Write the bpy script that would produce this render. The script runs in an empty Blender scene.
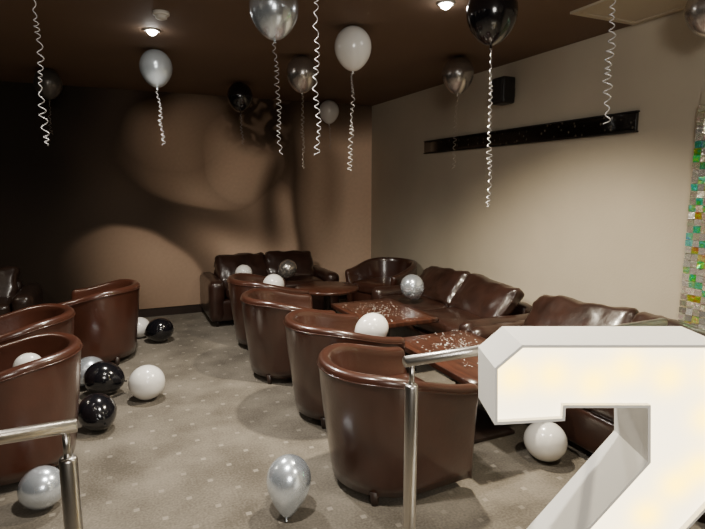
import bpy, bmesh, math, random, colorsys
from mathutils import Vector, Matrix, Euler, noise
random.seed(7)
sc = bpy.context.scene
COL = sc.collection
PI = math.pi
# ------------------------------------------------------------------ camera
F = 529.0; H = 1.54; CEIL = 2.6
PSI = math.radians(23.9); TH = math.radians(8.44)
RV = Vector((math.cos(PSI), -math.sin(PSI), 0))
FW = Vector((math.sin(PSI)*math.cos(TH), math.cos(PSI)*math.cos(TH), -math.sin(TH)))
UV = Vector((math.sin(PSI)*math.sin(TH), math.cos(PSI)*math.sin(TH), math.cos(TH)))
CAM = Vector((0, 0, H))
cd = bpy.data.cameras.new('camera'); cam = bpy.data.objects.new('camera', cd); COL.objects.link(cam)
cd.sensor_width = 36; cd.lens = 36*F/705; cd.clip_start = 0.05
M = Matrix((RV, UV, -FW)).transposed().to_4x4(); M.translation = CAM
cam.matrix_world = M
sc.camera = cam
def ray(px, py): return RV*((px-352.5)/F) + UV*(-(py-264.5)/F) + FW
def on_z(px, py, z):
    d = ray(px, py); return CAM + d*((z-H)/d.z)
def project(p):
    d = p-CAM; zc = d.dot(FW)
    return 352.5+F*d.dot(RV)/zc, 264.5-F*d.dot(UV)/zc

# ------------------------------------------------------------------ materials
def mat(name, col, rough=.5, metal=0, coat=0, emis=None, es=0, bump=None, vary=None, spec=None):
    m = bpy.data.materials.new(name); m.use_nodes = True
    nt = m.node_tree; b = nt.nodes['Principled BSDF']
    b.inputs['Base Color'].default_value = (*col[:3], 1)
    b.inputs['Roughness'].default_value = rough; b.inputs['Metallic'].default_value = metal
    b.inputs['Coat Weight'].default_value = coat; b.inputs['Coat Roughness'].default_value = .15
    if spec is not None: b.inputs['Specular IOR Level'].default_value = spec
    if emis: b.inputs['Emission Color'].default_value = (*emis[:3], 1); b.inputs['Emission Strength'].default_value = es
    tc = nt.nodes.new('ShaderNodeTexCoord')
    if bump:
        n = nt.nodes.new('ShaderNodeTexNoise'); n.inputs['Scale'].default_value = bump[0]; n.inputs['Detail'].default_value = 6
        bp = nt.nodes.new('ShaderNodeBump'); bp.inputs['Strength'].default_value = bump[1]; bp.inputs['Distance'].default_value = .01 if len(bump) < 3 else bump[2]
        nt.links.new(tc.outputs['Object'], n.inputs['Vector']); nt.links.new(n.outputs['Fac'], bp.inputs['Height']); nt.links.new(bp.outputs['Normal'], b.inputs['Normal'])
    if vary:
        n = nt.nodes.new('ShaderNodeTexNoise'); n.inputs['Scale'].default_value = vary[0]; n.inputs['Detail'].default_value = 5
        r = nt.nodes.new('ShaderNodeValToRGB'); r.color_ramp.elements[0].position = .3; r.color_ramp.elements[1].position = .7
        r.color_ramp.elements[0].color = (*[c*(1-vary[1]) for c in col[:3]], 1); r.color_ramp.elements[1].color = (*[c*(1+vary[1]) for c in col[:3]], 1)
        nt.links.new(tc.outputs['Object'], n.inputs['Vector']); nt.links.new(n.outputs['Fac'], r.inputs['Fac']); nt.links.new(r.outputs['Color'], b.inputs['Base Color'])
    return m
LEATHER = mat('tub_leather', (.043, .0152, .0093), .29, coat=.75, bump=(60, .08), vary=(4, .25))
LEATHER_RED = mat('tub_leather_red', (.058, .0192, .0110), .29, coat=.75, bump=(60, .08), vary=(4, .25))
SOFA = mat('sofa_leather', (.024, .0104, .0072), .32, coat=.42, bump=(10, .3, .015), vary=(6, .35))
SOFA_DARK = mat('sofa_leather_dark', (.022, .012, .0085), .32, coat=.45, bump=(11, .3, .015), vary=(6, .3))
DWOOD = mat('dark_wood', (.02, .011, .008), .4)
STEEL = mat('brushed_steel', (.55, .53, .50), .3, 1, bump=(200, .05))
RUBBER = mat('black_plastic', (.012, .011, .010), .45)
WHITEP = mat('white_plastic', (.6, .57, .52), .45)
MUT = mat('confetti_paper', (.68, .64, .60), .5)
B = {'white': mat('white_latex', (.78, .76, .72), .22, coat=.5),
     'pearl': mat('pearl_latex', (.66, .73, .79), .24, .5, coat=.3),
     'chrome': mat('chrome_latex', (.80, .88, .97), .22, .78, coat=.3),
     'silver': mat('silver_latex', (.50, .47, .44), .24, .86),
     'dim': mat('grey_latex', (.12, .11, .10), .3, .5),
     'black': mat('black_latex', (.006, .006, .008), .12, coat=.8)}
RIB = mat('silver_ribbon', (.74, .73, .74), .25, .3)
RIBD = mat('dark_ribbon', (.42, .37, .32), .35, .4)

def wood_mat():
    m = mat('table_wood', (.05, .022, .014), .28, coat=.35); nt = m.node_tree; b = nt.nodes['Principled BSDF']
    tc = nt.nodes.new('ShaderNodeTexCoord'); mp = nt.nodes.new('ShaderNodeMapping'); mp.inputs['Scale'].default_value = (30, 2.5, 4)
    n = nt.nodes.new('ShaderNodeTexNoise'); n.inputs['Scale'].default_value = 1.5; n.inputs['Detail'].default_value = 8
    r = nt.nodes.new('ShaderNodeValToRGB'); r.color_ramp.elements[0].color = (.028, .0102, .0063, 1); r.color_ramp.elements[1].color = (.076, .027, .0155, 1)
    r.color_ramp.elements[0].position = .3; r.color_ramp.elements[1].position = .7
    nt.links.new(tc.outputs['Object'], mp.inputs['Vector']); nt.links.new(mp.outputs['Vector'], n.inputs['Vector'])
    nt.links.new(n.outputs['Fac'], r.inputs['Fac']); nt.links.new(r.outputs['Color'], b.inputs['Base Color'])
    return m
TWOOD = wood_mat()

def carpet_mat():
    m = mat('carpet', (.2, .18, .15), .95, spec=.1); nt = m.node_tree; b = nt.nodes['Principled BSDF']; L = nt.links.new
    tc = nt.nodes.new('ShaderNodeTexCoord')
    def math_(op, a, c=None):
        n = nt.nodes.new('ShaderNodeMath'); n.operation = op
        for i, v in enumerate((a, c)):
            if v is None: continue
            if isinstance(v, (int, float)): n.inputs[i].default_value = v
            else: L(v, n.inputs[i])
        return n.outputs[0]
    def noi(s, d):
        n = nt.nodes.new('ShaderNodeTexNoise'); n.inputs['Scale'].default_value = s; n.inputs['Detail'].default_value = d
        L(tc.outputs['Object'], n.inputs['Vector']); return n.outputs['Fac']
    n1 = noi(85, 4); n2 = noi(2.8, 7); n4 = noi(1.9, 4)
    mp = nt.nodes.new('ShaderNodeMapping'); mp.inputs['Rotation'].default_value = (0, 0, math.radians(45)); mp.inputs['Scale'].default_value = (5.8, 5.8, 1)
    L(tc.outputs['Object'], mp.inputs['Vector'])
    sx = nt.nodes.new('ShaderNodeSeparateXYZ'); L(mp.outputs['Vector'], sx.inputs[0])
    wob = math_('MULTIPLY', math_('SUBTRACT', n1, .5), .05)
    dx = math_('ABSOLUTE', math_('SUBTRACT', math_('FRACT', sx.outputs[0]), .5))
    dy = math_('ABSOLUTE', math_('SUBTRACT', math_('FRACT', sx.outputs[1]), .5))
    dd = math_('ADD', math_('ADD', dx, dy), wob)
    dot = nt.nodes.new('ShaderNodeMapRange'); dot.inputs[1].default_value = .095; dot.inputs[2].default_value = .12; dot.inputs[3].default_value = 1; dot.inputs[4].default_value = 0
    L(dd, dot.inputs[0])
    fade = nt.nodes.new('ShaderNodeMapRange'); fade.inputs[1].default_value = .38; fade.inputs[2].default_value = .62; fade.inputs[3].default_value = .22; fade.inputs[4].default_value = .5
    L(n4, fade.inputs[0])
    r = nt.nodes.new('ShaderNodeValToRGB'); r.color_ramp.elements[0].position = .37; r.color_ramp.elements[1].position = .63
    r.color_ramp.elements[0].color = (.086, .075, .061, 1); r.color_ramp.elements[1].color = (.192, .170, .140, 1)
    L(math_('ADD', math_('MULTIPLY', n1, .38), math_('MULTIPLY', n2, .62)), r.inputs['Fac'])
    mx = nt.nodes.new('ShaderNodeMixRGB'); mx.inputs[2].default_value = (.36, .325, .275, 1)
    L(math_('MULTIPLY', dot.outputs[0], fade.outputs[0]), mx.inputs[0]); L(r.outputs['Color'], mx.inputs[1]); L(mx.outputs[0], b.inputs['Base Color'])
    bp = nt.nodes.new('ShaderNodeBump'); bp.inputs['Strength'].default_value = .25; bp.inputs['Distance'].default_value = .009
    L(n1, bp.inputs['Height']); L(bp.outputs['Normal'], b.inputs['Normal'])
    return m

# ------------------------------------------------------------------ mesh helpers
def mobj(name, verts, faces, m, parent=None, smooth=True, loc=(0, 0, 0), rot=(0, 0, 0)):
    me = bpy.data.meshes.new(name); me.from_pydata([tuple(v) for v in verts], [], faces); me.update()
    bm = bmesh.new(); bm.from_mesh(me); bmesh.ops.recalc_face_normals(bm, faces=bm.faces); bm.to_mesh(me); bm.free()
    if m: me.materials.append(m)
    if smooth:
        for p in me.polygons: p.use_smooth = True
    o = bpy.data.objects.new(name, me); COL.objects.link(o); o.parent = parent; o.location = loc; o.rotation_euler = rot
    return o
class MB:
    def __init__(s): s.v = []; s.f = []
    def add(s, vf):
        k = len(s.v); s.v += [Vector(v) for v in vf[0]]; s.f += [tuple(i+k for i in f) for f in vf[1]]; return s
    def build(s, name, m, parent=None, smooth=True, **k): return mobj(name, s.v, s.f, m, parent, smooth, **k)
def box(x0, x1, y0, y1, z0, z1):
    v = [(x, y, z) for x in (x0, x1) for y in (y0, y1) for z in (z0, z1)]
    return v, [(0, 1, 3, 2), (4, 6, 7, 5), (0, 4, 5, 1), (2, 3, 7, 6), (0, 2, 6, 4), (1, 5, 7, 3)]
def lathe(prof, n=24, c=(0, 0, 0)):
    v = []; f = []
    for (r, z) in prof:
        for i in range(n):
            a = 2*PI*i/n; v.append((c[0]+r*math.cos(a), c[1]+r*math.sin(a), c[2]+z))
    for j in range(len(prof)-1):
        for i in range(n):
            f.append((j*n+i, j*n+(i+1) % n, (j+1)*n+(i+1) % n, (j+1)*n+i))
    f.append(tuple(range(n))); f.append(tuple((len(prof)-1)*n+i for i in range(n)))
    return v, f
def tube(path, r, n=8):
    path = [Vector(p) for p in path]; v = []; f = []
    for i, p in enumerate(path):
        t = (path[min(i+1, len(path)-1)]-path[max(i-1, 0)]).normalized()
        a = Vector((0, 0, 1)) if abs(t.z) < .9 else Vector((1, 0, 0))
        x = t.cross(a).normalized(); y = t.cross(x)
        for k in range(n):
            an = 2*PI*k/n; v.append(p+x*(r*math.cos(an))+y*(r*math.sin(an)))
    for i in range(len(path)-1):
        for k in range(n): f.append((i*n+k, i*n+(k+1) % n, (i+1)*n+(k+1) % n, (i+1)*n+k))
    f.append(tuple(range(n))); f.append(tuple((len(path)-1)*n+k for k in range(n)))
    return v, f
def softbox(sx, sy, sz, r=.03, n=9, bulge=0, wr=0, seed=0, fr=6):
    """rounded box centred on the origin; bulge puffs the z faces, wr adds wrinkles"""
    half = Vector((sx/2, sy/2, sz/2)); bm = bmesh.new()
    bmesh.ops.create_cube(bm, size=2); bmesh.ops.subdivide_edges(bm, edges=bm.edges[:], cuts=n, use_grid_fill=True)
    for v in bm.verts:
        p = Vector([math.copysign(abs(c)**.6, c) if abs(c) > 1e-6 else 0 for c in v.co])
        q = Vector([p[i]*half[i] for i in range(3)])
        c = Vector([max(-(half[i]-r), min(half[i]-r, q[i])) for i in range(3)])
        d = q-c
        w = c+(d.normalized()*r if d.length > 1e-7 else d)
        if bulge: w.z += math.copysign(bulge, p.z)*(1-p.x**2)*(1-p.y**2)*(1 if abs(p.z) > .5 else abs(p.z)*2)
        if wr:
            s3 = Vector((seed*3.7, seed, 0))
            k = noise.noise(w*fr+s3)*wr-abs(noise.noise(w*fr*1.7+s3*2))*wr*1.1+noise.noise(w*fr*3.1+s3)*wr*.25
            w += (w.normalized())*k
        v.co = w
    vs = [v.co.copy() for v in bm.verts]; fs = [tuple(v.index for v in f.verts) for f in bm.faces]; bm.free()
    return vs, fs
def xf(vf, loc=(0, 0, 0), rot=(0, 0, 0)):
    R = Euler(rot).to_matrix(); return [R @ Vector(v)+Vector(loc) for v in vf[0]], vf[1]
def empty(name, loc, label, cat, group=None, rz=0, rot=None):
    o = bpy.data.objects.new(name, None); COL.objects.link(o); o.location = loc; o.rotation_euler = rot or (0, 0, rz); o.empty_display_size = .1
    tag(o, label, cat, group); return o
def tag(o, label, cat, group=None, kind=None):
    o['label'] = label; o['category'] = cat
    if group: o['group'] = group
    if kind: o['kind'] = kind
def struct(name, vf, m, smooth=False):
    o = mobj(name, vf[0], vf[1], m, None, smooth); o['kind'] = 'structure'; return o

# ------------------------------------------------------------------ room
XR, YB, XL, YF = 3.21, 6.60, -3.6, -1.6
WALLM = mat('beige_wall', (.52, .455, .35), .8, bump=(70, .12), vary=(.9, .10))  # broad tone variation mixed into the colour as uneven shading
DARKW = mat('dark_wall', (.018, .015, .012), .8, spec=.1)
CEILM = mat('brown_ceiling', (.145, .090, .057), .75, vary=(1.0, .08))
struct('floor', box(XL, XR, YF, YB, -.1, 0), carpet_mat())
struct('ceiling', box(XL, XR, YF, YB, CEIL, CEIL+.1), CEILM)
struct('wall_right', box(XR, XR+.12, YF, YB, 0, CEIL), WALLM)
struct('wall_back', box(XL, XR, YB, YB+.12, 0, CEIL), DARKW)
struct('wall_left', box(XL-.12, XL, YF, YB, 0, CEIL), DARKW)
struct('wall_front', box(XL, XR, YF-.12, YF, 0, CEIL), mat('front_wall', (.12, .1, .08), .8))
struct('baseboard_back', box(XL, XR-.016, YB-.016, YB, 0, .09), DWOOD)
struct('baseboard_right', box(XR-.016, XR, YF, YB, 0, .09), DWOOD)

# mural print on the back wall: soft, smoky, sculpted forms
def sm(a, b, x):
    t = max(0, min(1, (x-a)/(b-a))); return t*t*(3-2*t)
def loc_e(x, y, cx, cy, rx, ry, a):
    a = math.radians(a); dx, dy = x-cx, y-cy
    return (dx*math.cos(a)+dy*math.sin(a))/rx, (-dx*math.sin(a)+dy*math.cos(a))/ry
def ell(x, y, cx, cy, rx, ry, a, s):
    u, w = loc_e(x, y, cx, cy, rx, ry, a)
    return 1-sm(1-s, 1+s, math.hypot(u, w))
def shade(x, y, cx, cy, rx, ry, a, lx, ly, lz, edge):
    u, w = loc_e(x, y, cx, cy, rx, ry, a); d = math.hypot(u, w)
    m = 1-sm(1-edge, 1+edge, d)
    if m <= 0: return 0, 0
    k = min(1, d); nz_ = math.sqrt(max(0, 1-k*k)); s = k/max(d, 1e-6)
    ar = math.radians(a); nx_ = u*s*math.cos(ar)-w*s*math.sin(ar); ny_ = u*s*math.sin(ar)+w*s*math.cos(ar)
    q = math.sqrt(lx*lx+ly*ly+lz*lz)
    return m, max(0, (nx_*lx+ny_*ly+nz_*lz)/q)
def fb(x, y, z):
    return noise.noise(Vector((x, y, z)))+.5*noise.noise(Vector((x*2.1, y*2.1, z+7)))
def mural_tone(x, y):
    c = .030
    def mixc(v, k):
        nonlocal c; c = c+(v-c)*max(0, min(1, k))
    x += 8*noise.noise(Vector((x/55, y/55, 3))); y += 8*noise.noise(Vector((x/55, y/55, 9)))
    mixc(.12, ell(x, y, 205, 205, 155, 125, 0, .5)*sm(40, 150, x))
    # torso
    m, s = shade(x, y, 234, 262, 98, 92, 0, .30, -.30, .8, .25)
    mixc(.07+.80*s**1.4, m*sm(110, 210, x))
    # upper form: an uneven shoulder-like mass with a crisp lower contour
    mixc(.055, .85*ell(x, y, 196, 214, 88, 21, 9, .85))
    ed = .04+.12*(1-sm(100, 200, x))
    m, s = shade(x, y, 194, 150, 94, 58, 13, .35, .32, .78, ed)
    mixc(.06+.72*s**1.5, m*sm(55, 165, x))
    m, s = shade(x, y, 174, 130, 58, 40, -12, .25, -.1, .9, .8)
    mixc(.52*s, m*.5*sm(75, 145, x))
    m, s = shade(x, y, 238, 158, 36, 48, -24, .1, .2, .9, .8)
    mixc(.85*s, m*.6)
    # soft dark curls near the ceiling
    d = ell(x, y, 260, 121, 32, 28, 0, .45)
    t = math.sin(4.6*fb(x/22, y/18, 2)+x/6+2.0*noise.noise(Vector((x/10, y/10, 5))))*math.cos(3.2*fb(x/20, y/20, 6)+y/5.6)
    mixc(.032+.20*sm(-.1, .9, t), d*.85)
    # tall pale limb beside the corner
    cxl = 338+7*math.sin((y-100)/70); hw = 50
    u = (x-cxl)/hw; mk = (1-sm(.86, 1.05, abs(u)))*sm(96, 150, y)
    if mk > 0:
        s = max(0, .35*u+.92*math.sqrt(max(0, 1-min(1, u*u))))
        mixc(.09+.92*min(1, s)**1.4, mk)
    mixc(.22, .5*(1-sm(0, 16, abs(x-(322+10*math.sin((y-120)/45)))))*sm(110, 160, y)*(1-sm(200, 262, y)))
    mixc(.08, .7*ell(x, y, 345, 114, 48, 20, 10, .9))
    cx2 = 281-12*math.sin((y-150)/50)
    mixc(.055, .8*(1-sm(0, 20, abs(x-cx2)))*sm(130, 175, y)*(1-sm(215, 275, y)))
    # lower left rounded form, pale along its upper edge
    mixc(.034, .7*ell(x, y, 128, 318, 106, 114, 0, .16))
    ed = .035+.06*(1-sm(60, 130, x))
    m, s = shade(x, y, 128, 328, 88, 103, 0, .46, -.70, .42, ed)
    mixc(.026+.46*s**1.8, m*.97*sm(20, 105, x))
    return max(.018, c)*(.6+.4*sm(20, 140, x))
nx, nz = 360, 170
x0, x1, z0, z1 = -1.9, XR-.002, .10, CEIL-.001
vs = []; cols = []
for j in range(nz+1):
    for i in range(nx+1):
        p = Vector((x0+(x1-x0)*i/nx, YB-.004, z0+(z1-z0)*j/nz)); vs.append(p)
        q = project(p); t = mural_tone(*q)*(1+.06*noise.noise(Vector((q[0]*.4, q[1]*.4, 0))))
        cols.append((t, t*(.65+.08*t), t*(.43+.10*t)))
fs = [(j*(nx+1)+i, j*(nx+1)+i+1, (j+1)*(nx+1)+i+1, (j+1)*(nx+1)+i) for j in range(nz) for i in range(nx)]
mm = mat('mural_print', (.1, .1, .1), .6, spec=.12); nt = mm.node_tree
at = nt.nodes.new('ShaderNodeAttribute'); at.attribute_name = 'print'
nt.links.new(at.outputs['Color'], nt.nodes['Principled BSDF'].inputs['Base Color'])
mu = mobj('wall_mural', vs, fs, mm)
ca = mu.data.color_attributes.new('print', 'FLOAT_COLOR', 'POINT')
for i, c in enumerate(cols): ca.data[i].color = (*c, 1)
tag(mu, 'dark brown mural of soft body-like curves covering the back wall', 'mural')

# ------------------------------------------------------------------ tub chair
LARM = .27
def stations():
    S = []
    for k in range(7): S.append((LARM*(1-k/6), 0, 0, -1))
    for k in range(1, 24):
        a = -PI/2-PI*k/24; S.append((0, 0, math.cos(a), math.sin(a)))
    for k in range(7): S.append((LARM*k/6, 0, 0, 1))
    return S
def rim_h(x, nx_): return .580+.100*(1-sm(-.25, .30, x+nx_*.35))
def tub_meshes(m):
    S = stations(); v = []; f = []; pip = []
    rows = []
    def prof(h):
        P = [(.300, .055), (.312, .12), (.331, .28), (.352, .45), (.366, h-.08), (.372, h-.036)]
        for k in range(1, 8):
            a = PI*k/8; P.append((.339+.034*math.cos(a), h-.028+.028*math.sin(a)))
        P += [(.304, h-.05), (.286, h-.12), (.268, .44), (.262, .37), (.262, .055)]
        return P
    def row(x, y, nx_, ny_, shr=0, dx=0):
        P = prof(rim_h(x, nx_)); co = sum(p[0] for p in P)/len(P); cz = sum(p[1] for p in P)/len(P)
        r = []
        for (o, z) in P:
            o2 = co+(o-co)*(1-shr); z2 = z if z < .06 else cz+(z-cz)*(1-shr*.35)
            r.append(len(v)); v.append((x+dx+nx_*o2, y+ny_*o2, z2))
        rows.append(r)
    for k in (3, 2, 1): row(*S[0], shr=(.08, .28, .6)[k-1], dx=(.018, .032, .04)[k-1])
    for s in S: row(*s)
    for k in (1, 2, 3): row(*S[-1], shr=(.08, .28, .6)[k-1], dx=(.018, .032, .04)[k-1])
    n = len(rows[0])
    for a, b in zip(rows, rows[1:]):
        for i in range(n): f.append((a[i], a[(i+1) % n], b[(i+1) % n], b[i]))
    f.append(tuple(rows[0])); f.append(tuple(rows[-1]))
    for s in S:
        h = rim_h(s[0], s[2]); pip.append((s[0]+s[2]*.3735, s[3]*.3735, h-.037))
    def dprism(off, xf_, rings):
        vv = []; ff = []
        out = [(xf_, -off*.96), (xf_*.8, -off)]+[(xf_*.4, -off)]+[(off*math.cos(-PI/2-PI*k/16), off*math.sin(-PI/2-PI*k/16)) for k in range(17)]+[(xf_*.4, off), (xf_*.8, off), (xf_, off*.96)]
        out += [(xf_+.008, off*.5), (xf_+.012, 0), (xf_+.008, -off*.5)]
        n_ = len(out)
        for (s, z) in rings:
            for (x, y) in out: vv.append((x*s if x < 0 else x*(1-(1-s)*.9), y*s, z))
        for j in range(len(rings)-1):
            for i in range(n_): ff.append((j*n_+i, j*n_+(i+1) % n_, (j+1)*n_+(i+1) % n_, (j+1)*n_+i))
        ff.append(tuple(range(n_))); ff.append(tuple((len(rings)-1)*n_+i for i in range(n_)))
        return vv, ff
    seat = dprism(.262, LARM+.03, [(.94, .335), (.985, .345), (1, .37), (1, .41), (.975, .435), (.92, .45), (.75, .46), (.45, .468), (.1, .47)])
    base = dprism(.264, LARM+.012, [(.97, .05), (1, .06), (1, .32), (.98, .335)])
    parts = [('shell', v, f, m), ('seat', *seat, m), ('base', *base, m), ('piping', *tube(pip, .0035, 6), m)]
    for sx in (-.2, .22):
        for sy in (-.2, .2):
            parts.append(('leg', *lathe([(.018, 0), (.020, .01), (.028, .075)], 10, (sx, sy, 0)), DWOOD))
    return parts
_cache = {}
def tub_chair(x, y, rz, label, m, key, group='brown leather tub chairs'):
    root = empty('tub_chair', (x, y, 0), label, 'chair', group, math.radians(rz))
    if key not in _cache:
        _cache[key] = [mobj(n, v, f, mt, root) for (n, v, f, mt) in tub_meshes(m)]
    else:
        for o in _cache[key]:
            c = o.copy(); COL.objects.link(c); c.parent = root
    return root
tub_chair(1.25, 2.35, 4, 'brown leather tub chair nearest the camera, just behind the steel railing post', LEATHER, 'b')
tub_chair(1.33, 3.22, 2, 'brown leather tub chair with a white balloon on its seat, second from the railing', LEATHER, 'b')
tub_chair(1.23, 4.10, -3, 'brown leather tub chair, third from the railing in the row beside the tables', LEATHER, 'b')
tub_chair(1.29, 4.98, 3, 'brown leather tub chair at the far end of the row, by the round table', LEATHER, 'b')
tub_chair(2.81, 5.40, 205, 'dark brown tub chair tucked in the room corner between two sofas', LEATHER, 'b')
tub_chair(-.60, 3.26, 176, 'reddish brown tub chair nearest the left edge, above the left railing', LEATHER_RED, 'r')
tub_chair(-.69, 4.14, 184, 'reddish brown tub chair just behind another at the left edge, only its rim showing', LEATHER_RED, 'r')
tub_chair(-.22, 5.12, 165, 'brown tub chair alone by the dark mural, black balloon beside it', LEATHER_RED, 'r')

# ------------------------------------------------------------------ sofas (local: width along x, front towards -y)
def sofa(loc, rz, W, label, m, seed, group='leather sofas along the walls', D=.82, hb=.60, n=2, lift=0, aw=.18, rolls=(.05, -.05), grow=0.):
    rnd = random.Random(seed)
    r = empty('sofa', loc, label, 'sofa', group, math.radians(rz))
    MB().add(xf(softbox(W-.03, D-.04, .24, .03), (0, 0, .18))).build('base', m, r)
    for s in (-1, 1):
        MB().add(xf(softbox(aw, D, .47, .075, 11, wr=.010, seed=seed+s), (s*(W/2-aw/2), 0, .285))).build('arm', m, r)
    MB().add(xf(softbox(W-2*aw+.02, .15, hb-.10, .06, 9, wr=.008, seed=seed), (0, D/2-.085, .07+(hb-.10)/2), (-.05, 0, 0))).build('back_frame', m, r)
    w = (W-2*aw)/n
    for k in range(n):
        x = -W/2+aw+w*(k+.5)
        MB().add(xf(softbox(w-.008, .60, .15, .05, 13, bulge=.025, wr=.014, seed=seed+k*2+5), (x, -.10, .365))).build('seat_cushion', m, r)
        ro = rolls[k]
        Rm = Euler((math.radians(55+rnd.uniform(-3, 3)), 0, rnd.uniform(-.05, .05))).to_matrix() @ Matrix.Rotation(ro, 3, 'Z')
        vf = softbox(w+grow, .41, .13, .055, 23, bulge=.040, wr=.025, seed=seed+k*3+11, fr=5.5)
        off = Vector((x, .14+rnd.uniform(-.02, .02), .550+lift))
        MB().add(([Rm @ q+off for q in vf[0]], vf[1])).build('back_cushion', m, r)
    for sx in (-1, 1):
        for sy in (-1, 1):
            MB().add(lathe([(.022, 0), (.028, .07)], 10, (sx*(W/2-.09), sy*(D/2-.09), 0))).build('leg', DWOOD, r)
    return r
sofa((1.625, 6.14, 0), 0, 1.54, 'dark brown leather sofa against the mural with silver and white balloons on it', SOFA, 1, grow=.04, rolls=(.02, -.03))
sofa((2.74, 4.01, 0), -90, 1.68, 'crumpled brown leather sofa along the beige wall, silver balloon on its seat', SOFA, 4, aw=.15, rolls=(.08, -.05), grow=.05)
sofa((2.72, 2.24, 0), -90, 1.84, 'crumpled brown leather sofa along the beige wall, partly behind the glowing numeral', SOFA, 8, lift=.025, aw=.15, rolls=(.06, -.05), grow=.05)
sofa((-1.62, 6.14, 0), 0, 1.66, 'dark leather sofa at the far left edge against the dark wall', SOFA_DARK, 13)

# ------------------------------------------------------------------ tables
TZ = .50
def table(x, y, sx, sy, label, round_=False):
    r = empty('coffee_table', (x, y, 0), label, 'table', 'low dark wood tables')
    if round_:
        MB().add(lathe([(sx/2-.01, TZ-.035), (sx/2, TZ-.028), (sx/2, TZ-.008), (sx/2-.008, TZ)], 48)).build('table_top', TWOOD, r)
        MB().add(lathe([(.045, .03), (.035, .1), (.035, TZ-.08), (.12, TZ-.035)], 20)).build('pedestal', DWOOD, r)
        MB().add(lathe([(.24, 0), (.24, .012), (.06, .035)], 32)).build('foot', DWOOD, r)
    else:
        MB().add(xf(softbox(sx, sy, .04, .008, 5), (0, 0, TZ-.02))).build('table_top', TWOOD, r)
        MB().add(box(-.05, .05, -.05, .05, .03, TZ-.04)).build('pedestal', DWOOD, r, False)
        MB().add(xf(softbox(.44, .44, .03, .01, 5), (0, 0, .015))).build('foot', DWOOD, r)
    return r
table(1.975, 2.66, .60, .92, 'low dark wood table strewn with confetti, nearest the glowing numeral')
table(2.00, 3.90, .60, .84, 'low dark wood rectangular table in the middle of the seating row')
table(1.96, 5.08, .66, .66, 'low round dark wood table in front of the back sofa', True)
def confetti(cx, cy, sx, sy, n, label):
    mb = MB()
    for _ in range(n):
        x = cx+random.gauss(0, sx); y = cy+random.gauss(0, sy)
        if abs(x-cx) > sx*1.9 or abs(y-cy) > sy*1.9: continue
        s = random.uniform(.003, .0074); a = random.uniform(0, PI)
        ca_, sa = math.cos(a)*s, math.sin(a)*s
        z = TZ+.0012; h = random.uniform(0, .003)
        mb.add(([(x+ca_, y+sa, z), (x-sa, y+ca_, z+h), (x-ca_, y-sa, z+h*.5), (x+sa, y-ca_, z)], [(0, 1, 2, 3)]))
    o = mb.build('confetti', MUT, None, False); tag(o, label, 'confetti', kind='stuff')
confetti(2.0, 2.75, .13, .2, 280, 'scattered pale paper confetti on the table nearest the numeral')
confetti(1.99, 3.86, .13, .19, 300, 'sparse pale paper confetti on the middle table')

# ------------------------------------------------------------------ balloons
def balloon_prof(n=22, tear=.16, st=1.26):
    P = []
    for i in range(n+1):
        th = PI*(.03+.97*i/n)
        z = -math.cos(th); r = math.sin(th)
        if z < 0: r *= (1-tear*z*z); z *= st
        else: z *= 1.06
        P.append((max(r, .001), z))
    return P
def knot_prof(st): return [(r, z-(st-1.26)) for r, z in [(.02, -1.23), (.05, -1.27), (.028, -1.30), (.075, -1.36), (.07, -1.375), (.01, -1.35)]]
PROF = {0: (balloon_prof(), knot_prof(1.26)), 1: (balloon_prof(tear=.46, st=1.60), knot_prof(1.60))}
bmeshes = {}
def bal_part(root, kind, part, R, sh=0):
    k = (kind, part, sh)
    if k not in bmeshes:
        vf = lathe(PROF[sh][0], 32) if part == 'body' else lathe(PROF[sh][1], 14)
        o = mobj(part, vf[0], vf[1], B[kind], root); bmeshes[k] = o.data
    else:
        o = bpy.data.objects.new(part, bmeshes[k]); COL.objects.link(o); o.parent = root
    o.scale = (R, R, R); return o
def ribbon(root, R, L, dark, seed, amp, rad):
    rnd = random.Random(seed); pts = []; N = int(L/.003); ph = rnd.uniform(0, 6)
    sx = rnd.uniform(-.03, .03); a = 0
    for i in range(N):
        t = i/N
        w1 = noise.noise(Vector((t*8+.3, seed*2.3+.4, .2))); w2 = noise.noise(Vector((t*9+.3, seed*1.7+.6, 4.1)))
        w3 = noise.noise(Vector((t*4+.3, seed*1.3+.6, 8.1)))
        am = amp*(.55+.45*sm(.02, .4, t))*max(.5, 1+.9*w1)
        a += .003/max(.020, .036+.034*w2)*2*PI
        pts.append((am*math.cos(a+ph)+sx*t+.016*w3, am*math.sin(a+ph), -1.36*R-L*t))
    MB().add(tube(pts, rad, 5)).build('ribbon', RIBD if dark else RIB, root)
def ceil_balloon(px, py, R, kind, label, L=.72, dark=False, seed=0, amp=.010, rad=.0014):
    p = on_z(px, py, CEIL-1.06*R-.003)
    r = empty('balloon', p, label, 'balloon', 'helium balloons against the ceiling')
    bal_part(r, kind, 'body', R); bal_part(r, kind, 'knot', R)
    ribbon(r, R, L, dark, seed, amp, rad)
ceil_balloon(274, 8, .128, 'chrome', 'blue-tinged chrome balloon at the top edge left of the hanging white one', .58, seed=1, amp=.011)
ceil_balloon(156, 67, .125, 'pearl', 'pale bluish silver balloon against the ceiling just below the lit downlight', .43, seed=2, amp=.013)
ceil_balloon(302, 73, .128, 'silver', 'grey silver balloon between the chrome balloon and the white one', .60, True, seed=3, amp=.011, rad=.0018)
ceil_balloon(353, 47, .125, 'white', 'large white balloon floating near the ceiling above the wall corner', .65, seed=4, amp=.012)
ceil_balloon(240, 96, .130, 'black', 'small far black balloon in front of the dark mural', .32, seed=5, amp=.011)
ceil_balloon(329, 111, .125, 'white', 'smallest and farthest white balloon, in front of the mural', .30, seed=6, amp=.011)
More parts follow.
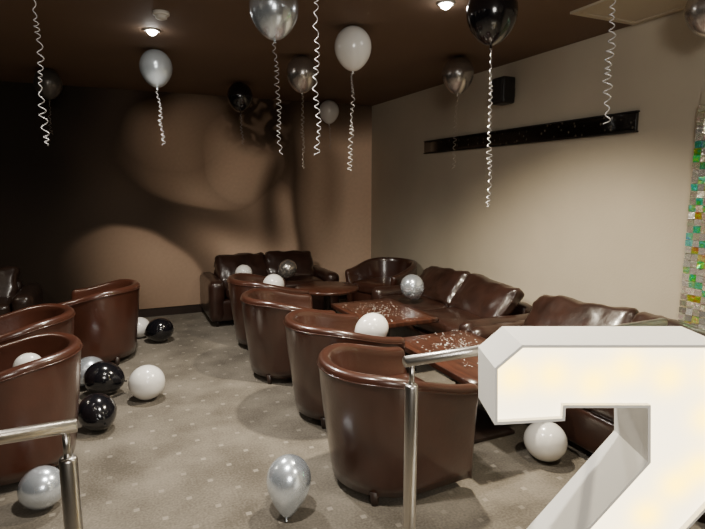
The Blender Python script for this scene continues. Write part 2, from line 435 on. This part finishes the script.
ceil_balloon(458, 74, .130, 'silver', 'grey silver balloon in front of the beige wall left of the loudspeaker', .60, True, seed=7, amp=.011)
ceil_balloon(492, 12, .135, 'black', 'large black balloon at the top edge above the loudspeaker', .85, seed=8, amp=.011)
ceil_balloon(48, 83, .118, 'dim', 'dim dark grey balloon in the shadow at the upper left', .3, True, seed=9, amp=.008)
ceil_balloon(30, -50, .13, 'white', 'balloon above the frame whose curly white ribbon hangs at the far left', .58, seed=10, amp=.012, rad=.0020)
ceil_balloon(315, -54, .13, 'chrome', 'balloon above the frame whose ribbon hangs between the chrome and white balloons', .62, seed=11, amp=.011)
ceil_balloon(616, -50, .13, 'white', 'balloon above the frame whose curly ribbon hangs over the black wall strip', .49, seed=12, amp=.014, rad=.0026)
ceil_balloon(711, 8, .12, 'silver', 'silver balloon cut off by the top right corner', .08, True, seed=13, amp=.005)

def rest_balloon(px, py, R, kind, label, z0=0, rot=(0, 0, 0), xy=None, group='loose balloons lying about', sh=0):
    E = Euler([math.radians(a) for a in rot]); Rm = E.to_matrix()
    mz = min((Rm @ (Vector((r*math.cos(a), r*math.sin(a), z))*R)).z for (r, z) in PROF[sh][0]+PROF[sh][1] for a in [k*PI/16 for k in range(32)])
    p = on_z(px, py, z0+R*(1 if sh == 0 else 1.35)) if xy is None else Vector((xy[0], xy[1], 0))
    r = empty('balloon', (p.x, p.y, z0-mz+.001), label, 'balloon', group, rot=E)
    bal_part(r, kind, 'body', R, sh); bal_part(r, kind, 'knot', R, sh)
rest_balloon(42, 488, .100, 'chrome', 'pale silver balloon on the carpet beside the left railing post', rot=(70, 0, 40))
rest_balloon(289, 483, .106, 'chrome', 'teardrop silver balloon standing knot-down on the open carpet in the foreground', rot=(-26, 14, 0), sh=1)
rest_balloon(97, 412, .115, 'black', 'black balloon on the carpet nearest the left chairs, front of the cluster', rot=(75, 0, 200))
rest_balloon(103, 378, .125, 'black', 'black balloon in the middle of the cluster, touching the white one', rot=(80, 0, 250))
rest_balloon(87, 375, .115, 'chrome', 'silver balloon half hidden behind the black balloons beside the left chair', rot=(80, 0, 120), xy=(-.27, 4.43))
rest_balloon(147, 383, .125, 'white', 'white balloon on the carpet at the right of the floor cluster', rot=(60, 0, 20))
rest_balloon(160, 330, .124, 'black', 'black balloon on the carpet beside the lone chair by the mural', rot=(75, 0, 60))
rest_balloon(139, 326, .105, 'white', 'small white balloon mostly hidden between the lone chair and a black balloon', rot=(75, 0, -30), xy=(.14, 5.70))
rest_balloon(546, 430, .112, 'white', 'white balloon on the floor seen through the opening of the numeral', rot=(75, 0, 0), xy=(2.14, 2.13))
rest_balloon(375, 331, .105, 'white', 'white balloon on the seat of the second chair from the railing', z0=.475, rot=(70, 0, 90), xy=(1.54, 3.14))
rest_balloon(411, 295, .110, 'chrome', 'silver balloon perched on the seat of the wall sofa', z0=.475, rot=(10, -25, 0), xy=(2.47, 4.20))
rest_balloon(273, 291, .105, 'white', 'white balloon on the seat of the farthest chair in the row', z0=.475, rot=(70, 0, 10), xy=(1.36, 4.98))
rest_balloon(247, 280, .095, 'white', 'white balloon on the left seat of the back sofa', z0=.475, rot=(75, 0, 10), xy=(1.26, 5.86))
rest_balloon(290, 272, .105, 'silver', 'silver balloon tilted on the right seat of the back sofa', z0=.475, rot=(20, 35, 0), xy=(1.76, 5.82))
rest_balloon(30, 357, .075, 'white', 'white balloon on the seat of the chair nearest the left edge', z0=.475, rot=(75, 0, 10), xy=(-.50, 3.30))

# ------------------------------------------------------------------ railings
def railing(xa, xb, label, y=1.38, z=1.0, rr=.019):
    r = empty('railing', (xa, y, 0), label, 'railing', 'steel railings in the foreground')
    s = 1 if xb > xa else -1; L = abs(xb-xa)
    MB().add(tube([(-s*.025, 0, z), (s*L*.5, 0, z), (s*(L+.025), 0, z)], rr, 16)).build('rail', STEEL, r)
    for x in (0, s*L):
        MB().add(lathe([(.021, .004), (.021, z-.085), (.018, z-.078), (.0, z-.077)], 20, (x, 0, 0))).build('post', STEEL, r)
        MB().add(lathe([(.009, z-.09), (.009, z-.012)], 12, (x, 0, 0))).build('pin', STEEL, r)
        MB().add(lathe([(.05, 0), (.05, .006), (.024, .012)], 24, (x, 0, 0))).build('flange', STEEL, r)
railing(.815, 1.95, 'brushed steel post and handrail left of and behind the glowing numeral', rr=.0175)
railing(-.145, -1.3, 'brushed steel post and handrail at the lower left corner', z=.966, rr=.0165)

# ------------------------------------------------------------------ marquee numeral
D = 1.36; DEP = .19
HF = Vector((math.sin(PSI), math.cos(PSI), 0))
def loc2(px, py):
    d = ray(px, py); p = CAM+d*(D/d.dot(HF)); return (p.dot(RV), p.z)
xl, _ = loc2(494, 390)
A = [loc2(493, 368), loc2(522, 345)]
top = A[1][1]
xr = loc2(745, 400)[0]
i1 = loc2(648, 408); i2 = loc2(648, 462); i3 = loc2(587, 529)
sl = (i2[1]-i3[1])/(i2[0]-i3[0])
zl = i2[1]-sl*(i2[0]-xl)
bt = .16
zr = i2[1]-.05
s1 = loc2(497, 425); s2 = loc2(565, 421); s3 = loc2(566, 408)
poly = [(xl, A[0][1]), (A[1][0], top), (xr-.07, top), (xr, top-.06), (xr, zr),
        (xl+.22, zr-(xr-xl-.22)*sl), (xl+.22, bt), (xr, bt), (xr, 0), (xl, 0), (xl, zl), (i2[0], i2[1]), (i1[0], i1[1]), (s2[0], s3[1]), (s2[0], s2[1]), (xl+.006, s1[1])]
ox = (xl+xr)/2
MQ = empty('marquee_numeral', tuple(RV*ox+HF*(D+DEP/2)), 'large white light-up numeral glowing in the right foreground', 'light-up number', rz=-PSI)
P2 = [Vector((x-ox, z)) for x, z in poly]
def inset(P, d):
    n = len(P); area = sum(P[i].x*P[(i+1) % n].y-P[(i+1) % n].x*P[i].y for i in range(n)); s = 1 if area > 0 else -1
    out = []
    for i in range(n):
        a, b, c = P[i-1], P[i], P[(i+1) % n]
        e1 = (b-a).normalized(); e2 = (c-b).normalized()
        n1 = Vector((-e1.y, e1.x))*s; n2 = Vector((-e2.y, e2.x))*s
        k = n1+n2; k = k/max(.35, k.dot(n1)) if k.length > 1e-6 else n1
        out.append(b+k*d)
    return out
RIM = .008
PI2 = inset(P2, RIM)
n = len(P2); yf, yb, yr = -DEP/2, DEP/2, -DEP/2+.016
v = [(p.x, yf, p.y) for p in P2]+[(p.x, yb, p.y) for p in P2]+[(p.x, yf, p.y) for p in PI2]+[(p.x, yr+.004, p.y) for p in PI2]
f = []
for i in range(n):
    j = (i+1) % n
    f += [(i, j, n+j, n+i), (i, j, 2*n+j, 2*n+i), (2*n+i, 2*n+j, 3*n+j, 3*n+i)]
f.append(tuple(range(n, 2*n)))
SHELLM = mat('numeral_shell', (.90, .88, .82), .45, emis=(1, .92, .78), es=.10)  # weak emission added to the shell so its rim looks whiter
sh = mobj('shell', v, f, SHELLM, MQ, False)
def spots_along(pts, step):
    out = []
    for a, b in zip(pts, pts[1:]):
        a = Vector(a); b = Vector(b); k = max(1, round((b-a).length/step))
        for i in range(k): out.append(a.lerp(b, i/k))
    return out
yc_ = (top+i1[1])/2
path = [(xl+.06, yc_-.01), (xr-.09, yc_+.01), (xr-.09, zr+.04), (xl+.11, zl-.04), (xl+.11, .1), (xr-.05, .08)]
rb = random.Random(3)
glow_spots = [Vector((p.x-ox+rb.uniform(-.012, .012), p.y+rb.uniform(-.022, .022))) for p in spots_along(path, .115)]
# opal diffuser sheet: warm glow patches painted into its emission, no bulbs built behind
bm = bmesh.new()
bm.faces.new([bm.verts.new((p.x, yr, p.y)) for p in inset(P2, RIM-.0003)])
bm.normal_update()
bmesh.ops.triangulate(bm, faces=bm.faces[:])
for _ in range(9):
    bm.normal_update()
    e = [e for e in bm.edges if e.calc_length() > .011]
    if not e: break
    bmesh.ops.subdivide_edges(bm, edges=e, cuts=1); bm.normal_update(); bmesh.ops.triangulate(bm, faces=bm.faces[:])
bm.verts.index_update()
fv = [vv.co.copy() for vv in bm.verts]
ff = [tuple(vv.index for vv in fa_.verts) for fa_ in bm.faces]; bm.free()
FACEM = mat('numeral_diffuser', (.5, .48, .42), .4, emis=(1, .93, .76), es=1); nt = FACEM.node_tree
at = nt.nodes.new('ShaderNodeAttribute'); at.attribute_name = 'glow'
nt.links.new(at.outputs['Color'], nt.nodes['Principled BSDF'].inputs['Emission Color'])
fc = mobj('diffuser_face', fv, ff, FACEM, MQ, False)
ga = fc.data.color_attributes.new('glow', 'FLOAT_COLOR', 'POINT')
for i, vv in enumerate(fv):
    k = sum(math.exp(-((vv.x-l.x)**2+(vv.z-l.y)**2)/(2*.034**2)) for l in glow_spots); k = min(1, k)
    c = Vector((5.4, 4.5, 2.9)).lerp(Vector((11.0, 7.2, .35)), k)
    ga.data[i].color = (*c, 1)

# ------------------------------------------------------------------ wall and ceiling fittings
sm_ = mat('strip_gloss', (.006, .005, .004), .18, coat=.3); nt = sm_.node_tree; b = nt.nodes['Principled BSDF']
tc = nt.nodes.new('ShaderNodeTexCoord'); nz_ = nt.nodes.new('ShaderNodeTexVoronoi'); nz_.inputs['Scale'].default_value = 22
rp = nt.nodes.new('ShaderNodeValToRGB'); rp.color_ramp.elements[0].position = .06; rp.color_ramp.elements[0].color = (.14, .12, .09, 1); rp.color_ramp.elements[1].position = .26; rp.color_ramp.elements[1].color = (.006, .005, .004, 1)
nt.links.new(tc.outputs['Object'], nz_.inputs['Vector']); nt.links.new(nz_.outputs['Distance'], rp.inputs['Fac']); nt.links.new(rp.outputs['Color'], b.inputs['Base Color'])
st = empty('wall_strip', (XR, 3.87, 1.90), 'long black glossy strip fixed along the beige wall', 'wall strip')
MB().add(xf(softbox(.03, 2.66, .13, .006, 5), (-.015, 0, .065))).build('board', sm_, st)
for zz in (.0, .13):
    MB().add(box(-.034, -.002, -1.335, 1.335, zz-.005, zz+.005)).build('edge_trim', RUBBER, st, False)
sp = empty('loudspeaker', (XR, 3.80, 2.23), 'small black loudspeaker high on the beige wall', 'speaker')
MB().add(xf(softbox(.13, .165, .22, .015, 6), (-.105, 0, .12))).build('cabinet', RUBBER, sp)
MB().add(xf(softbox(.012, .14, .19, .005, 5), (-.174, 0, .12))).build('grille', mat('grille', (.02, .019, .018), .7, bump=(300, .6)), sp)
MB().add(box(-.05, 0, -.03, .03, .07, .15)).build('bracket', RUBBER, sp, False)
LENS = mat('lamp_lens', (1, 1, 1), .3, emis=(1, .96, .88), es=90)
def downlight(x, y, label, e, col, ang=150, blend=.9):
    r = empty('downlight', (x, y, CEIL), label, 'ceiling light', 'recessed ceiling downlights')
    MB().add(lathe([(.034, -.001), (.036, -.008), (.048, -.008), (.052, -.001)], 28)).build('trim_ring', WHITEP, r)
    MB().add(lathe([(.033, -.002), (.032, -.013), (.027, -.024), (.015, -.032), (.0, -.035)], 24)).build('lens', LENS, r)
    l = bpy.data.lights.new('lamp', 'SPOT'); l.energy = e; l.color = col; l.spot_size = math.radians(ang); l.spot_blend = blend; l.shadow_soft_size = .05
    o = bpy.data.objects.new('lamp', l); COL.objects.link(o); o.location = (x, y, CEIL-.06)
WARM = (1, .885, .69); NEUT = (1, .935, .83)
p = on_z(152, 30, CEIL); downlight(p.x, p.y, 'lit round downlight near the smoke detector', 280, NEUT)
p = on_z(446, 3, CEIL); downlight(p.x, p.y, 'lit round downlight at the top edge, left of the black balloon', 490, WARM, 134, 1)
downlight(.3, 1.9, 'unseen downlight over the carpet just above the frame', 240, NEUT, 136, 1)
downlight(1.84, .7, 'unseen downlight over the numeral above the frame', 130, WARM, 138, 1)
downlight(-2.0, 4.6, 'added unseen downlight beyond the left edge of the frame', 75, WARM)  # lamp added out of view to brighten the back wall and far-left sofa
p = on_z(161, 12, CEIL)
sd = empty('smoke_detector', (p.x, p.y, CEIL), 'small round smoke detector on the ceiling above the lit downlight', 'smoke detector')
MB().add(lathe([(.05, 0), (.05, -.018), (.042, -.022)], 24)).build('base', WHITEP, sd)
MB().add(lathe([(.036, -.022), (.034, -.038), (.02, -.045), (.0, -.046)], 24)).build('sensor_head', WHITEP, sd)
vt = empty('ceiling_vent', (2.90, 2.32, CEIL), 'pale rectangular vent panel in the ceiling at the top right', 'ceiling vent')
CRM = mat('vent_cream', (.5, .43, .32), .6)
fr = MB()
for bx in ((-.28, .28, .25, .29), (-.28, .28, -.29, -.25), (-.28, -.24, -.25, .25), (.24, .28, -.25, .25)): fr.add(box(*bx, -.014, 0))
fr.build('frame', CRM, vt, False)
MB().add(box(-.24, .24, -.25, .25, -.006, 0)).build('panel', CRM, vt, False)

# shimmer panel hung on the right wall: foil squares with an iridescent film
def shim_mat():
    m = mat('shimmer', (.7, .7, .6), .17, .75, coat=.8); nt = m.node_tree; b = nt.nodes['Principled BSDF']; L = nt.links.new
    at = nt.nodes.new('ShaderNodeAttribute'); at.attribute_name = 'foil'
    tc = nt.nodes.new('ShaderNodeTexCoord'); n_ = nt.nodes.new('ShaderNodeTexNoise'); n_.inputs['Scale'].default_value = 45; n_.inputs['Detail'].default_value = 1
    L(tc.outputs['Object'], n_.inputs['Vector'])
    hs = nt.nodes.new('ShaderNodeHueSaturation')
    mr = nt.nodes.new('ShaderNodeMapRange'); mr.inputs[1].default_value = .3; mr.inputs[2].default_value = .7; mr.inputs[3].default_value = .38; mr.inputs[4].default_value = .62
    L(n_.outputs['Fac'], mr.inputs[0]); L(mr.outputs[0], hs.inputs['Hue'])
    L(at.outputs['Color'], hs.inputs['Color']); L(hs.outputs['Color'], b.inputs['Base Color'])
    bp = nt.nodes.new('ShaderNodeBump'); bp.inputs['Strength'].default_value = .3; bp.inputs['Distance'].default_value = .008
    L(n_.outputs['Fac'], bp.inputs['Height']); L(bp.outputs['Normal'], b.inputs['Normal'])
    return m
SP = empty('shimmer_panel', (XR-.004, 1.62, .12), 'iridescent sequin panel of small square tiles at the right edge', 'sequin panel')
MB().add(box(-.016, 0, -.5, .5, 0, 1.97)).build('backing', mat('panel_back', (.50, .44, .32), .4, .3), SP, False)
tv = MB(); tcol = []
ts = .042
for i in range(24):
    for j in range(46):
        y = -.5+.02+i*ts; z = .026+j*ts
        if j > 41 and random.random() < (j-41)*.15: continue
        e = Euler((0, random.uniform(-.28, .28), random.uniform(-.05, .40))).to_matrix()
        q = [e @ Vector((0, a*.0203, c*.0203))+Vector((-.026, y, z)) for a, c in ((-1, -1), (1, -1), (1, 1), (-1, 1))]
        tv.add((q, [(0, 1, 2, 3)]))
        k = random.random()
        if k > .62: c = colorsys.hsv_to_rgb(random.choice([.14, .17, .30, .36, .40, .48]), random.uniform(.65, .95), 1)
        else: c = colorsys.hsv_to_rgb(random.choice([.11, .13, .15]), random.uniform(.05, .35), 1)
        tcol += [c]*4
to = tv.build('sequin_tiles', shim_mat(), SP, False)
fa = to.data.color_attributes.new('foil', 'FLOAT_COLOR', 'POINT')
for i, c in enumerate(tcol): fa.data[i].color = (*c, 1)

# ------------------------------------------------------------------ light
w = bpy.data.worlds.new('world'); sc.world = w; w.use_nodes = True
w.node_tree.nodes['Background'].inputs[0].default_value = (1, .85, .7, 1); w.node_tree.nodes['Background'].inputs[1].default_value = .02
def area(loc, target, size, e, col):
    l = bpy.data.lights.new('room_fill', 'AREA'); l.energy = e; l.size = size; l.color = col
    o = bpy.data.objects.new('room_fill', l); COL.objects.link(o); o.location = loc
    o.rotation_euler = (Vector(target)-Vector(loc)).to_track_quat('-Z', 'Y').to_euler()
area((.0, -1.2, 2.2), (1.0, 6, 1.2), .8, 50, (1, .95, .86))  # unseen fill light added behind the camera, aimed at the back wall
